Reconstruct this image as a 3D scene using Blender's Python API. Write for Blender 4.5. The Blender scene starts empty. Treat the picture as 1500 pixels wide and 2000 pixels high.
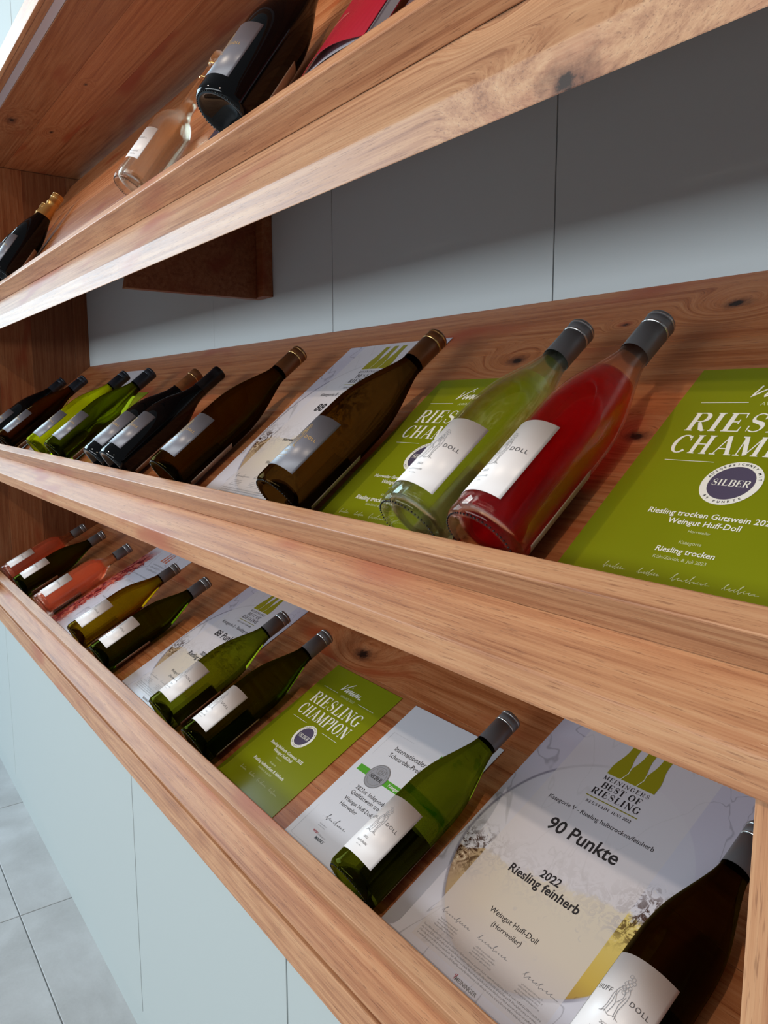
import bpy, bmesh, math, random
from mathutils import Matrix, Vector
from math import sin, cos, pi, radians as rad
random.seed(7)
scn = bpy.context.scene
COL = scn.collection

# ------------------------------------------------------------------ camera
EYE = Vector((0, 0, 1.5))
def set_camera():
    yaw, pitch, roll = rad(54.08), rad(7.954), rad(.115)
    f = Vector((-sin(yaw) * cos(pitch), cos(yaw) * cos(pitch), -sin(pitch)))
    r = Vector((cos(yaw), sin(yaw), 0)); d = f.cross(r)
    r2 = r * cos(roll) + d * sin(roll); d2 = -r * sin(roll) + d * cos(roll)
    cd = bpy.data.cameras.new('camera'); co = bpy.data.objects.new('camera', cd); COL.objects.link(co)
    cd.sensor_fit = 'HORIZONTAL'; cd.sensor_width = 36; cd.lens = 1510.1 * 36 / 1500
    cd.clip_start = .02
    m = Matrix((( r2.x, -d2.x, -f.x, 0), (r2.y, -d2.y, -f.y, 0), (r2.z, -d2.z, -f.z, 0), (0, 0, 0, 1)))
    co.matrix_world = Matrix.Translation(EYE) @ m
    scn.camera = co
set_camera()

# ------------------------------------------------------------------ world, lights, exposure
w = bpy.data.worlds.new('world'); scn.world = w; w.use_nodes = True
w.node_tree.nodes['Background'].inputs[0].default_value = (.86, .92, 1, 1)
w.node_tree.nodes['Background'].inputs[1].default_value = .19
scn.view_settings.view_transform = 'Standard'; scn.view_settings.look = 'None'
scn.view_settings.gamma = 1; scn.view_settings.use_curve_mapping = False
scn.view_settings.exposure = .0

def area(name, loc, target, sx, sy, power, col):
    l = bpy.data.lights.new(name, 'AREA'); l.shape = 'RECTANGLE'; l.size = sx; l.size_y = sy
    l.energy = power; l.color = col
    o = bpy.data.objects.new(name, l); COL.objects.link(o); o.location = loc
    o.rotation_euler = (Vector(target) - Vector(loc)).to_track_quat('-Z', 'Y').to_euler()
    return o
# tall glazed front at the left end of the room
area('window_light_left', (-7.6, -2.1, 3.45), (-1.2, .6, 1.2), 3.8, 3.4, 310, (.62, .85, 1))
# window band in the wall opposite the shelves
area('window_light_opposite', (-1.5, -5.2, 1.95), (-1.0, .6, 1.45), 6.0, 1.2, 195, (.88, .95, 1))
def spot(name, loc, target, power, col, size=.03, ang=95):
    l = bpy.data.lights.new(name, 'SPOT'); l.energy = power; l.color = col; l.spot_size = rad(ang); l.spot_blend = .8
    l.shadow_soft_size = size
    o = bpy.data.objects.new(name, l); COL.objects.link(o); o.location = loc
    o.rotation_euler = (Vector(target) - Vector(loc)).to_track_quat('-Z', 'Y').to_euler()
spot('ceiling_spot_light', (-1.9, -1.7, 3.4), (-1.3, .5, 1.2), 95, (1, .84, .68))
spot('ceiling_spot_light', (.1, -1.5, 3.4), (-.3, .5, 1.1), 75, (1, .84, .68))

# ------------------------------------------------------------------ node helpers
def s2l(c): return tuple(((x / 255) / 12.92 if x / 255 <= .04045 else ((x / 255 + .055) / 1.055) ** 2.4) for x in c)
class NT:
    def __init__(s, name):
        s.m = bpy.data.materials.new(name); s.m.use_nodes = True; s.t = s.m.node_tree
        s.b = s.t.nodes['Principled BSDF']; s.out = s.t.nodes['Material Output']
    def n(s, typ, **kw):
        o = s.t.nodes.new(typ)
        for k, v in kw.items(): setattr(o, k, v)
        return o
    def lk(s, a, b): s.t.links.new(a, b)
    def put(s, inp, v):
        if hasattr(v, 'is_output'): s.lk(v, inp)
        elif isinstance(v, (tuple, list)): inp.default_value = tuple(v) + ((1,) if len(inp.default_value) == 4 and len(v) == 3 else ())
        else: inp.default_value = v
    def math(s, op, a, b=0., c=None, clamp=False):
        o = s.n('ShaderNodeMath', operation=op, use_clamp=clamp); s.put(o.inputs[0], a); s.put(o.inputs[1], b)
        if c is not None: s.put(o.inputs[2], c)
        return o.outputs[0]
    def mix(s, f, a, b, mode='MIX'):
        o = s.n('ShaderNodeMix', data_type='RGBA', blend_type=mode); s.put(o.inputs[0], f); s.put(o.inputs[6], a); s.put(o.inputs[7], b)
        return o.outputs[2]
    def noise(s, vec, scale, detail=3., rough=.55, dist=0.):
        o = s.n('ShaderNodeTexNoise'); s.lk(vec, o.inputs['Vector']); o.inputs['Scale'].default_value = scale
        o.inputs['Detail'].default_value = detail; o.inputs['Roughness'].default_value = rough; o.inputs['Distortion'].default_value = dist
        return o.outputs[0]
    def vscale(s, vec, sc, loc=(0, 0, 0)):
        o = s.n('ShaderNodeMapping'); s.lk(vec, o.inputs[0]); o.inputs['Scale'].default_value = sc; o.inputs['Location'].default_value = loc
        return o.outputs[0]
    def ramp(s, f, stops):
        o = s.n('ShaderNodeValToRGB'); s.lk(f, o.inputs[0]); e = o.color_ramp.elements
        while len(e) < len(stops): e.new(.5)
        for k, (p, c) in enumerate(stops): e[k].position = p; e[k].color = tuple(c) + (1,)
        return o.outputs[0]
    def step(s, v, e0, e1):      # smooth map of v from e0..e1 to 0..1
        o = s.n('ShaderNodeMapRange', interpolation_type='SMOOTHSTEP'); s.put(o.inputs[0], v)
        o.inputs[1].default_value = e0; o.inputs[2].default_value = e1
        return o.outputs[0]

def simple(name, rgb, rough=.5, metal=0., spec=.5, coat=0., bump=None):
    k = NT(name); k.b.inputs['Base Color'].default_value = s2l(rgb) + (1,); k.b.inputs['Roughness'].default_value = rough
    k.b.inputs['Metallic'].default_value = metal; k.b.inputs['Specular IOR Level'].default_value = spec
    k.b.inputs['Coat Weight'].default_value = coat
    tc = k.n('ShaderNodeTexCoord').outputs['Object']
    nz = k.noise(tc, bump[0] if bump else 60, 2)
    r = k.math('MULTIPLY_ADD', nz, .03, rough - .015); k.lk(r, k.b.inputs['Roughness'])
    if bump:
        bm = k.n('ShaderNodeBump'); bm.inputs['Strength'].default_value = bump[1]; bm.inputs['Distance'].default_value = .001
        k.lk(nz, bm.inputs['Height']); k.lk(bm.outputs[0], k.b.inputs['Normal'])
    return k.m

def wood(name, knots=(), tone=1., red=0., rough=.42, var=.16, loc=(0, 0, 0), sat=1.04):
    """oiled oak, grain along local X; knots = (x, y, z, radius) in object space"""
    k = NT(name)
    tc = k.n('ShaderNodeTexCoord').outputs['Object']
    rnd = k.n('ShaderNodeObjectInfo').outputs['Random']
    cmb = k.n('ShaderNodeCombineXYZ')
    for i, f in enumerate((7.3, 3.1, 5.7)): k.lk(k.math('MULTIPLY', rnd, f), cmb.inputs[i])
    va = k.n('ShaderNodeVectorMath', operation='ADD'); k.lk(tc, va.inputs[0]); k.lk(cmb.outputs[0], va.inputs[1])
    va2 = k.n('ShaderNodeVectorMath', operation='ADD'); k.lk(va.outputs[0], va2.inputs[0]); va2.inputs[1].default_value = loc
    v = va2.outputs[0]
    kmask = None; kcore = None
    for (kx, ky, kz, kr) in knots:
        mp = k.vscale(tc, (1 / (kr * 1.9), 1 / kr, 1 / kr), (-kx / (kr * 1.9), -ky / kr, -kz / kr))
        ln = k.n('ShaderNodeVectorMath', operation='LENGTH'); k.lk(mp, ln.inputs[0]); L = ln.outputs['Value']
        nz = k.noise(tc, 55, 4, .7); L2 = k.math('ADD', L, k.math('MULTIPLY_ADD', nz, 1.3, -.65))
        m1 = k.step(L2, 1.15, .15); c1 = k.step(L2, .42, .18)
        far = k.step(L, 4., .2)
        kmask = m1 if kmask is None else k.math('MAXIMUM', kmask, m1)
        kcore = c1 if kcore is None else k.math('MAXIMUM', kcore, c1)
        # bend the grain round the knot
        off = k.n('ShaderNodeCombineXYZ'); k.lk(k.math('MULTIPLY', far, .05), off.inputs[1]); k.lk(k.math('MULTIPLY', far, .05), off.inputs[2])
        vb = k.n('ShaderNodeVectorMath', operation='ADD'); k.lk(v, vb.inputs[0]); k.lk(off.outputs[0], vb.inputs[1]); v = vb.outputs[0]
    big = k.noise(k.vscale(v, (.42, 7, 7)), 1.4, 2, .45, .15)
    rings = k.math('SINE', k.math('MULTIPLY', big, 95))
    rings = k.math('MULTIPLY_ADD', rings, .5, .5)
    mid = k.noise(k.vscale(v, (1.3, 75, 75)), 1.6, 4, .62, .1)
    fine = k.noise(k.vscale(v, (6, 380, 380)), 1.0, 3, .7)
    pores = k.step(k.noise(k.vscale(v, (42, 820, 820)), 1.0, 2, .6), .56, .72)
    f = k.math('ADD', k.math('MULTIPLY', rings, .13), k.math('ADD', k.math('MULTIPLY', mid, .80), k.math('MULTIPLY', big, .22)))
    f = k.math('ADD', f, k.math('MULTIPLY_ADD', fine, .62, -.31))
    T = lambda c: tuple(x * tone for x in s2l((c[0] + 6 * red, c[1] - 7 * red, c[2] - 8 * red)))
    col = k.ramp(f, [(.22, T((136, 88, 58))), (.42, T((176, 123, 84))), (.60, T((198, 147, 104))), (.82, T((213, 168, 124)))])
    col = k.mix(k.math('MULTIPLY', pores, .5), col, T((112, 70, 46)))
    blotch = k.noise(k.vscale(v, (1.3, 5, 5)), 2.2, 2)
    col = k.mix(k.step(blotch, .56, .74), col, T((176, 104, 72)))
    hv = k.n('ShaderNodeHueSaturation'); k.lk(col, hv.inputs['Color'])
    hv.inputs['Saturation'].default_value = sat
    k.lk(k.math('MULTIPLY_ADD', rnd, var * 2, 1 - var), hv.inputs['Value']); col = hv.outputs[0]
    if kmask is not None:
        col = k.mix(k.math('MULTIPLY', kmask, .85), col, s2l((78, 44, 32))); col = k.mix(kcore, col, s2l((38, 22, 16)))
    k.lk(col, k.b.inputs['Base Color'])
    k.lk(k.math('MULTIPLY_ADD', fine, .18, rough - .09), k.b.inputs['Roughness'])
    bm = k.n('ShaderNodeBump'); bm.inputs['Strength'].default_value = .16; bm.inputs['Distance'].default_value = .0005
    k.b.inputs['Specular IOR Level'].default_value = .36
    h = k.math('SUBTRACT', k.math('MULTIPLY', fine, .6), pores); k.lk(h, bm.inputs['Height']); k.lk(bm.outputs[0], k.b.inputs['Normal'])
    return k.m

def glass(name, rgb, ior=1.42, clear=.35, rough=.0, haze=0.):
    k = NT(name); k.t.nodes.remove(k.b)
    g = k.n('ShaderNodeBsdfGlass'); g.inputs['Color'].default_value = s2l(rgb) + (1,); g.inputs['IOR'].default_value = ior; g.inputs['Roughness'].default_value = rough
    tcn = k.n('ShaderNodeTexCoord').outputs['Object']; nz = k.noise(tcn, 14, 1)
    bm = k.n('ShaderNodeBump'); bm.inputs['Strength'].default_value = .05; bm.inputs['Distance'].default_value = .002; k.lk(nz, bm.inputs['Height']); k.lk(bm.outputs[0], g.inputs['Normal'])
    tr = k.n('ShaderNodeBsdfTransparent'); tr.inputs['Color'].default_value = s2l(rgb) + (1,)
    mx = k.n('ShaderNodeMixShader'); mx.inputs[0].default_value = clear; k.lk(g.outputs[0], mx.inputs[1]); k.lk(tr.outputs[0], mx.inputs[2])
    last = mx.outputs[0]
    if haze:
        df = k.n('ShaderNodeBsdfTranslucent'); df.inputs[0].default_value = s2l(rgb) + (1,); d2 = k.n('ShaderNodeBsdfDiffuse'); d2.inputs[0].default_value = s2l(rgb) + (1,)
        a_ = k.n('ShaderNodeAddShader'); k.lk(df.outputs[0], a_.inputs[0]); k.lk(d2.outputs[0], a_.inputs[1])
        m2 = k.n('ShaderNodeMixShader'); m2.inputs[0].default_value = haze; k.lk(last, m2.inputs[1]); k.lk(a_.outputs[0], m2.inputs[2]); last = m2.outputs[0]
    k.lk(last, k.out.inputs['Surface'])
    return k.m

M = {}
M['fascia_top'] = wood('oak_fascia_top', tone=.95, sat=.92, knots=[(-.395, .445, 1.727, .022), (-.52, .50, 1.84, .014)])
M['fascia'] = wood('oak_fascia', red=.45, tone=.96, sat=.98)
M['lip'] = wood('oak_lip', red=.35, tone=.96, var=.1, sat=.97)
M['stave'] = wood('oak_stave', red=1.7, tone=.68, rough=.36, var=.20)
M['stave_knot'] = wood('oak_stave_knot', red=1.7, tone=.68, rough=.36, var=.2, knots=[(-.467, .643, 1.468, .011), (-.471, .813, 1.607, .012), (-.736, .750, 1.556, .013), (-1.206, .821, 1.015, .022), (-.604, .797, 1.594, .005)])
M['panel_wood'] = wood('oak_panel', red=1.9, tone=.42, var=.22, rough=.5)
M['canopy'] = wood('oak_canopy', red=1.5, tone=.60, rough=.5, knots=[(-2.60, .53, 2.33, .020), (-2.637, .65, 2.33, .010), (-2.206, .637, 2.33, .007)], var=.22)
M['lacquer'] = simple('grey_lacquer', (184, 194, 194), .6, spec=.2, bump=(900, .05))
M['cabinet_in'] = simple('cabinet_carcass', (120, 124, 124), .6)
M['wall'] = simple('grey_panel', (196, 204, 206), .5, bump=(500, .08))
M['led'] = simple('brushed_aluminium', (206, 208, 220), .4, .1)
M['tile'] = None
M['grout'] = simple('grout', (140, 142, 142), .8)
M['paper'] = simple('white_paper', (214, 214, 220), .28)
M['white_label'] = simple('white_label', (238, 232, 230), .38, spec=.6, bump=(1400, .06))
M['grey_label'] = simple('grey_label', (118, 117, 126), .34, spec=.6, bump=(1400, .06))
M['back_label'] = simple('back_label', (196, 176, 156), .5)
M['print_dark'] = simple('print_dark', (44, 42, 44), .4)
M['print_grey'] = simple('print_grey', (128, 125, 126), .4)
M['print_mid'] = simple('print_mid', (84, 82, 84), .4)
M['print_light'] = simple('print_light', (150, 148, 150), .4)
M['print_white'] = simple('print_white', (238, 236, 226), .35)
M['print_pale'] = simple('print_pale', (206, 210, 160), .35)
M['print_gold'] = simple('print_gold', (240, 196, 116), .35, .3)
M['print_olive'] = simple('print_olive', (148, 140, 24), .35)
M['print_green'] = simple('print_green', (84, 160, 44), .35)
M['print_plum'] = simple('print_plum', (82, 74, 96), .35)
M['print_red'] = simple('print_red', (176, 40, 56), .35)
M['print_salmon'] = simple('print_salmon', (208, 120, 92), .35)
M['print_silver'] = simple('print_silver', (150, 150, 156), .3)
M['cap_grey'] = simple('cap_grey', (128, 128, 130), .38, .4)
M['cap_dark'] = simple('cap_dark', (58, 64, 74), .34, .5)
M['cap_black'] = simple('cap_black', (20, 20, 24), .3, .3)
M['cap_brown'] = simple('cap_brown', (132, 84, 50), .36, .5)
M['cap_gold'] = simple('cap_gold', (206, 160, 92), .36, .75)
M['ring_silver'] = simple('ring_silver', (208, 208, 206), .22, .85)
M['ring_gold'] = simple('ring_gold', (226, 184, 120), .22, .85)
M['glass_clear'] = glass('glass_clear', (248, 250, 246), 1.4, .58)
M['glass_thin'] = glass('glass_thin', (252, 252, 250), 1.4, .66)
M['glass_green'] = glass('glass_green', (160, 163, 72), 1.4, .34)
M['glass_lime'] = glass('glass_lime', (202, 206, 60), 1.4, .4)
M['glass_amber'] = glass('glass_amber', (176, 150, 52), 1.4, .36)
M['glass_olive'] = glass('glass_olive', (128, 114, 64), 1.4, .28)
M['glass_brown'] = glass('glass_brown', (138, 112, 70), 1.4, .25)
M['glass_deep'] = glass('glass_deep', (126, 138, 50), 1.4, .28)
M['glass_black'] = simple('glass_black', (6, 7, 9), .04, spec=.3)
M['glass_rose'] = glass('glass_rose', (255, 246, 240), 1.4, .5)
M['wine_red'] = glass('wine_red', (220, 38, 56), 1.34, .6, haze=.11)
M['wine_salmon'] = glass('wine_salmon', (250, 190, 162), 1.34, .5, haze=.12)
M['wine_pale'] = glass('wine_pale', (246, 242, 214), 1.34, .55)
M['spirit'] = glass('spirit', (250, 246, 236), 1.34, .65)
M['mag_red'] = simple('magazine_red', (176, 24, 48), .25)
M['mag_slate'] = simple('magazine_slate', (104, 84, 88), .35)
M['navy'] = simple('leaflet_navy', (34, 32, 52), .35)

def tile_mat():
    k = NT('stone_tile'); tc = k.n('ShaderNodeTexCoord').outputs['Object']; rnd = k.n('ShaderNodeObjectInfo').outputs['Random']
    a = k.n('ShaderNodeVectorMath', operation='ADD'); k.lk(tc, a.inputs[0]); c = k.n('ShaderNodeCombineXYZ'); k.lk(k.math('MULTIPLY', rnd, 9), c.inputs[0]); k.lk(c.outputs[0], a.inputs[1])
    n1 = k.noise(a.outputs[0], 4, 5, .6, .5); n2 = k.noise(a.outputs[0], 140, 3)
    f = k.math('ADD', n1, k.math('MULTIPLY_ADD', n2, .14, -.07))
    k.lk(k.ramp(f, [(.3, s2l((166, 166, 166))), (.55, s2l((186, 187, 188))), (.75, s2l((200, 202, 204)))]), k.b.inputs['Base Color'])
    k.b.inputs['Roughness'].default_value = .38
    bm = k.n('ShaderNodeBump'); bm.inputs['Strength'].default_value = .15; bm.inputs['Distance'].default_value = .001; k.lk(n2, bm.inputs['Height']); k.lk(bm.outputs[0], k.b.inputs['Normal'])
    return k.m
M['tile'] = tile_mat()

def green_sheet():
    k = NT('green_print'); tc = k.n('ShaderNodeTexCoord').outputs['Object']
    n = k.noise(tc, 9, 2)
    k.lk(k.mix(n, s2l((120, 127, 14)), s2l((130, 137, 20))), k.b.inputs['Base Color']); k.b.inputs['Roughness'].default_value = .24
    return k.m
M['green_sheet'] = green_sheet()

def glass_art():
    """poster print: white wine swirling in a glass behind a translucent centre panel"""
    k = NT('wine_glass_print'); tc = k.n('ShaderNodeTexCoord').outputs['Object']
    sp = k.n('ShaderNodeSeparateXYZ'); k.lk(tc, sp.inputs[0]); x, y = sp.outputs[0], sp.outputs[1]
    n = k.noise(tc, 22, 5, .65, 1.2); n2 = k.noise(tc, 60, 4, .7, 2.)
    col = k.mix(k.step(y, .0, .42), s2l((214, 212, 222)), s2l((196, 190, 204)))
    # marble veins
    vein = k.step(k.math('ABSOLUTE', k.math('SUBTRACT', k.noise(k.vscale(tc, (9, 4, 1), (3, 1, 0)), 1, 3, .5, 1.5), .5)), .012, .0)
    col = k.mix(k.math('MULTIPLY', vein, .45), col, s2l((120, 116, 124)))
    ex = k.math('DIVIDE', k.math('SUBTRACT', x, .155), .150); ey = k.math('DIVIDE', k.math('SUBTRACT', y, .19), .160)
    rr = k.math('SQRT', k.math('ADD', k.math('MULTIPLY', ex, ex), k.math('MULTIPLY', ey, ey)))
    rr = k.math('ADD', rr, k.math('MULTIPLY_ADD', k.noise(tc, 7, 1), .06, -.03))
    inside = k.step(rr, 1.0, .985)
    col = k.mix(k.math('MULTIPLY', inside, .2), col, s2l((226, 228, 226)))
    lvl = k.math('MULTIPLY_ADD', x, .17, .142)           # tilted liquid surface
    dz = k.math('SUBTRACT', y, k.math('ADD', lvl, k.math('MULTIPLY_ADD', n, .05, -.025)))
    liquid = k.math('MULTIPLY', k.step(dz, .004, -.004), inside)
    wine = k.ramp(k.step(y, .03, .2), [(0, s2l((150, 112, 66))), (.35, s2l((204, 172, 84))), (1, s2l((222, 200, 120)))])
    wine = k.mix(k.step(x, .10, .03), wine, s2l((178, 152, 124)))
    col = k.mix(liquid, col, wine)
    band = k.math('MULTIPLY', k.step(k.math('ABSOLUTE', dz), .050, .010), inside)
    side = k.step(k.math('ABSOLUTE', k.math('SUBTRACT', x, .15)), .05, .13)
    sw = k.math('MULTIPLY', k.math('MULTIPLY', band, k.step(n2, .46, .56)), k.math('MULTIPLY_ADD', side, .72, .28))
    col = k.mix(sw, col, s2l((70, 40, 20)))
    sw2 = k.math('MULTIPLY', k.math('MULTIPLY', band, k.step(n2, .40, .33)), side)
    col = k.mix(k.math('MULTIPLY', sw2, .8), col, s2l((236, 224, 200)))
    # bubbles
    vo = k.n('ShaderNodeTexVoronoi'); k.lk(tc, vo.inputs['Vector']); vo.inputs['Scale'].default_value = 62
    ringb = k.step(k.math('ABSOLUTE', k.math('SUBTRACT', vo.outputs['Distance'], .22)), .06, .02)
    col = k.mix(k.math('MULTIPLY', k.math('MULTIPLY', ringb, liquid), k.math('MULTIPLY', k.step(n, .5, .6), .45)), col, s2l((120, 96, 50)))
    rim = k.math('MULTIPLY', k.step(k.math('ABSOLUTE', k.math('SUBTRACT', rr, 1.0)), .022, .004), k.math('MULTIPLY_ADD', n, 1., .2))
    col = k.mix(k.math('MULTIPLY', k.math('MULTIPLY', rim, k.math('MAXIMUM', k.step(x, .16, .08), k.step(y, .10, .06))), .85), col, s2l((90, 84, 104)))
    pan = k.math('MULTIPLY', k.step(k.math('ABSOLUTE', k.math('SUBTRACT', x, .1505)), .1008, .1002), k.step(y, .018, .0185))
    col = k.mix(k.math('MULTIPLY', pan, .68), col, s2l((214, 207, 208)))
    k.lk(col, k.b.inputs['Base Color']); k.b.inputs['Roughness'].default_value = .24
    return k.m
M['glass_art'] = glass_art()

def berry_art():
    k = NT('berry_print'); tc = k.n('ShaderNodeTexCoord').outputs['Object']
    sp = k.n('ShaderNodeSeparateXYZ'); k.lk(tc, sp.inputs[0]); x, y = sp.outputs[0], sp.outputs[1]
    n = k.noise(tc, 26, 5, .7, 1.5)
    edge = k.math('ADD', x, k.math('MULTIPLY_ADD', n, .10, -.05))
    leaf = k.math('MULTIPLY', k.step(edge, .075, .055), k.step(y, .40, .33))
    berry = k.ramp(k.noise(tc, 48, 4, .7, 1.), [(.35, s2l((84, 20, 34))), (.5, s2l((168, 60, 62))), (.62, s2l((222, 140, 120))), (.7, s2l((120, 36, 44)))])
    col = k.mix(leaf, s2l((214, 214, 226)), berry)
    vein = k.step(k.math('ABSOLUTE', k.math('SUBTRACT', k.noise(k.vscale(tc, (9, 4, 1)), 1, 3, .5, 1.5), .5)), .012, .0)
    col = k.mix(k.math('MULTIPLY', vein, .4), col, s2l((130, 126, 140)))
    k.lk(col, k.b.inputs['Base Color']); k.b.inputs['Roughness'].default_value = .24
    return k.m
M['berry_art'] = berry_art()

# ------------------------------------------------------------------ object helpers
def link(name, me, mats, parent=None, label=None, cat=None, group=None, kind=None):
    o = bpy.data.objects.new(name, me); COL.objects.link(o)
    if mats:
        for m in (mats if isinstance(mats, (list, tuple)) else [mats]):
            if m.name not in [x.name for x in me.materials if x]: me.materials.append(m)
    if parent: o.parent = parent
    for k, v in (('label', label), ('category', cat), ('group', group), ('kind', kind)):
        if v: o[k] = v
    return o
def empty(name, mat, label=None, cat=None, group=None, kind=None):
    o = bpy.data.objects.new(name, None); COL.objects.link(o); o.matrix_world = mat; o.empty_display_size = .05
    for k, v in (('label', label), ('category', cat), ('group', group), ('kind', kind)):
        if v: o[k] = v
    return o
def bm_mesh(bm, smooth=False):
    me = bpy.data.meshes.new('m'); bmesh.ops.recalc_face_normals(bm, faces=bm.faces); bm.to_mesh(me); bm.free()
    if smooth:
        for p in me.polygons: p.use_smooth = True
    return me
def prism(poly, x0, x1, bevel=.0015):
    """extrude a YZ polygon along X, world coordinates"""
    bm = bmesh.new()
    a = [bm.verts.new((x0, y, z)) for y, z in poly]; b = [bm.verts.new((x1, y, z)) for y, z in poly]
    bm.faces.new(a); bm.faces.new(b[::-1]); n = len(poly)
    for i in range(n): bm.faces.new((a[i], b[i], b[(i + 1) % n], a[(i + 1) % n]))
    bmesh.ops.recalc_face_normals(bm, faces=bm.faces)
    if bevel: bmesh.ops.bevel(bm, geom=list(bm.edges), offset=bevel, segments=2, profile=.5, affect='EDGES')
    return bm_mesh(bm)
def box(x0, x1, y0, y1, z0, z1, bevel=.0015):
    return prism([(y0, z0), (y1, z0), (y1, z1), (y0, z1)], x0, x1, bevel)

class Shelf:
    def __init__(s, a, h, t0): s.a = rad(a); s.h = h; s.t0 = t0; s.c = cos(s.a); s.s = sin(s.a)
    def yz(s, u, e):
        t = s.t0 + u; k = s.h - e
        return (t * s.c + k * s.s, t * s.s - k * s.c + EYE.z)
    def frame(s, X, u, e, turn=0.):      # local x = X, y = up the board, z = out of the board
        y, z = s.yz(u, e)
        return Matrix.Translation((X, y, z)) @ Matrix.Rotation(s.a, 4, 'X') @ Matrix.Rotation(turn, 4, 'Z')
TOP = Shelf(55, .2228, .5875); MID = Shelf(39.2, .431, .2818); LOW = Shelf(28.28, .816, .148)
XL, XR = -3.113, .9
WALL = .860

# ------------------------------------------------------------------ floor
fl = empty('floor', Matrix.Identity(4), kind='structure')
link('grout_bed', box(-6.5, 2.2, -4.2, .52, -.03, -.004, 0), M['grout'], fl)
ty = [.5058 + .004, .359]
yy = .359 - .600
while yy > -4.0: ty.append(yy); yy -= .600
tx = -3.049 - .711 * 4
k0 = 0
while tx < 2.0:
    for j in range(len(ty) - 1):
        y1, y0 = ty[j], ty[j + 1]
        link('tile', box(tx + .0015, tx + .7095, y0 + .0015, y1 - .0015, -.012, 0, .0012), M['tile'], fl)
    tx += .711

# ------------------------------------------------------------------ back wall panels
wp = empty('wall_back', Matrix.Identity(4), kind='structure')
px = [-3.16, -1.949, -1.363, -.777, -.191, .395, .95]
for a_, b_ in zip(px[:-1], px[1:]):
    ga, gb = (.0011 if a_ > -1.9 else .0003), (.0011 if b_ > -1.9 else .0003)
    link('wall_panel', box(a_ + ga, b_ - gb, WALL, WALL + .018, 1.60, 2.36, .0006), M['wall'], wp)
link('backing_board', box(-3.16, .95, WALL + .019, WALL + .03, 1.58, 2.36, 0), M['cabinet_in'], wp)
link('lower_back_panel', box(-3.16, .95, .905, .92, .7, 1.64, 0), M['panel_wood'], wp)

# ------------------------------------------------------------------ the three sloping shelves
def board(S, umax, name, label, fascia_t, F, drop, lipw, lipk, surf, nst, mf, groove=None):
    """S.h is the board plane; F = (y, z) front corner of the ledge"""
    root = empty(name, Matrix.Translation((XL, F[0], F[1])), label, 'shelf', 'sloping oak display shelves')
    inv = root.matrix_world.inverted()
    def part(nm, me, m, lab=None):
        o = link(nm, me, m, root, lab); o.matrix_parent_inverse = inv; return o
    th = fascia_t
    # front rail: ledge surface, plumb-cut front, underside
    back = S.yz(-lipw + .004, -.0004)
    p0 = (F[0], F[1]); p1 = (F[0], F[1] - drop)
    ln = .10
    p2 = (p1[0] + S.c * ln, p1[1] + S.s * ln); p3 = (back[0], back[1])
    if groove:
        g = groove
        part('front_rail', prism([p0, (F[0], F[1] - .004), (F[0] + .012, F[1] - .004), (F[0] + .05, F[1] - .006), back], XL + .002, XR, .0008), mf)
    else:
        part('front_rail', prism([p0, p1, p2, p3], XL + .002, XR, .0016), mf)
    # lip plank
    part('lip', prism([S.yz(-lipw, 0), S.yz(0, 0), S.yz(0, lipk), S.yz(-lipw, lipk)], XL + .002, XR, .0016), M['lip'], 'upright lip plank along the front edge')
    # glued staves of the board
    u0 = -lipw + .0045; n = nst; wd = (umax - u0) / n
    for i in range(n):
        ua, ub = u0 + i * wd, u0 + (i + 1) * wd - .0004
        if i == 0: sv = [(S.yz(ua, -.02)), S.yz(ub, -.02), S.yz(ub, surf), S.yz(.0005, surf), S.yz(.0005, -.0005), S.yz(ua, -.0005)]
        else: sv = [S.yz(ua, -.02), S.yz(ub, -.02), S.yz(ub, surf), S.yz(ua, surf)]
        part('stave', prism(sv, XL + .002, XR, .0003), M['stave_knot'] if i >= 1 else M['stave'])
    return root
board(TOP, 1.13 - .5875, 'display_shelf', 'topmost sloping oak shelf, above eye level, its underside over the grey wall', .02,
      (.4505, 1.5 + .4505 * math.tan(rad(29.6))), .0358, .025, .041, .005, 4, M['fascia_top'])
board(MID, .7587 - .2818, 'display_shelf', 'middle sloping oak shelf, its back edge against the grey wall', .02,
      (.4303, 1.5 - .2053), .0275, .023, .0415, 0, 4, M['fascia'])
board(LOW, .5655 - .148, 'display_shelf', 'lowest sloping oak shelf, right above the grey cupboards', .02,
      (.453, 1.5 - .683), .0358, .0265, .043, 0, 4, M['fascia'], groove=1)
# cupboard top: light oak plank under the lowest shelf, with a shadow gap between
ct = empty('cupboard_top', Matrix.Translation((XL, .45, .752)), 'oak plank topping the grey cupboards, just under the lowest shelf', 'worktop')
for nm, me in (('front_plank', box(XL + .002, XR, .453, .50,   .7515, .8045, .0016)), ('spacer_batten', box(XL + .002, XR, .463, .50, .8047, .8105, 0)),
               ('base_board', box(XL + .002, XR, .5004, .90, .7515, .79, 0))):
    o = link(nm, me, M['lip'] if nm != 'spacer_batten' else M['panel_wood'], ct); o.matrix_parent_inverse = ct.matrix_world.inverted()

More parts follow.
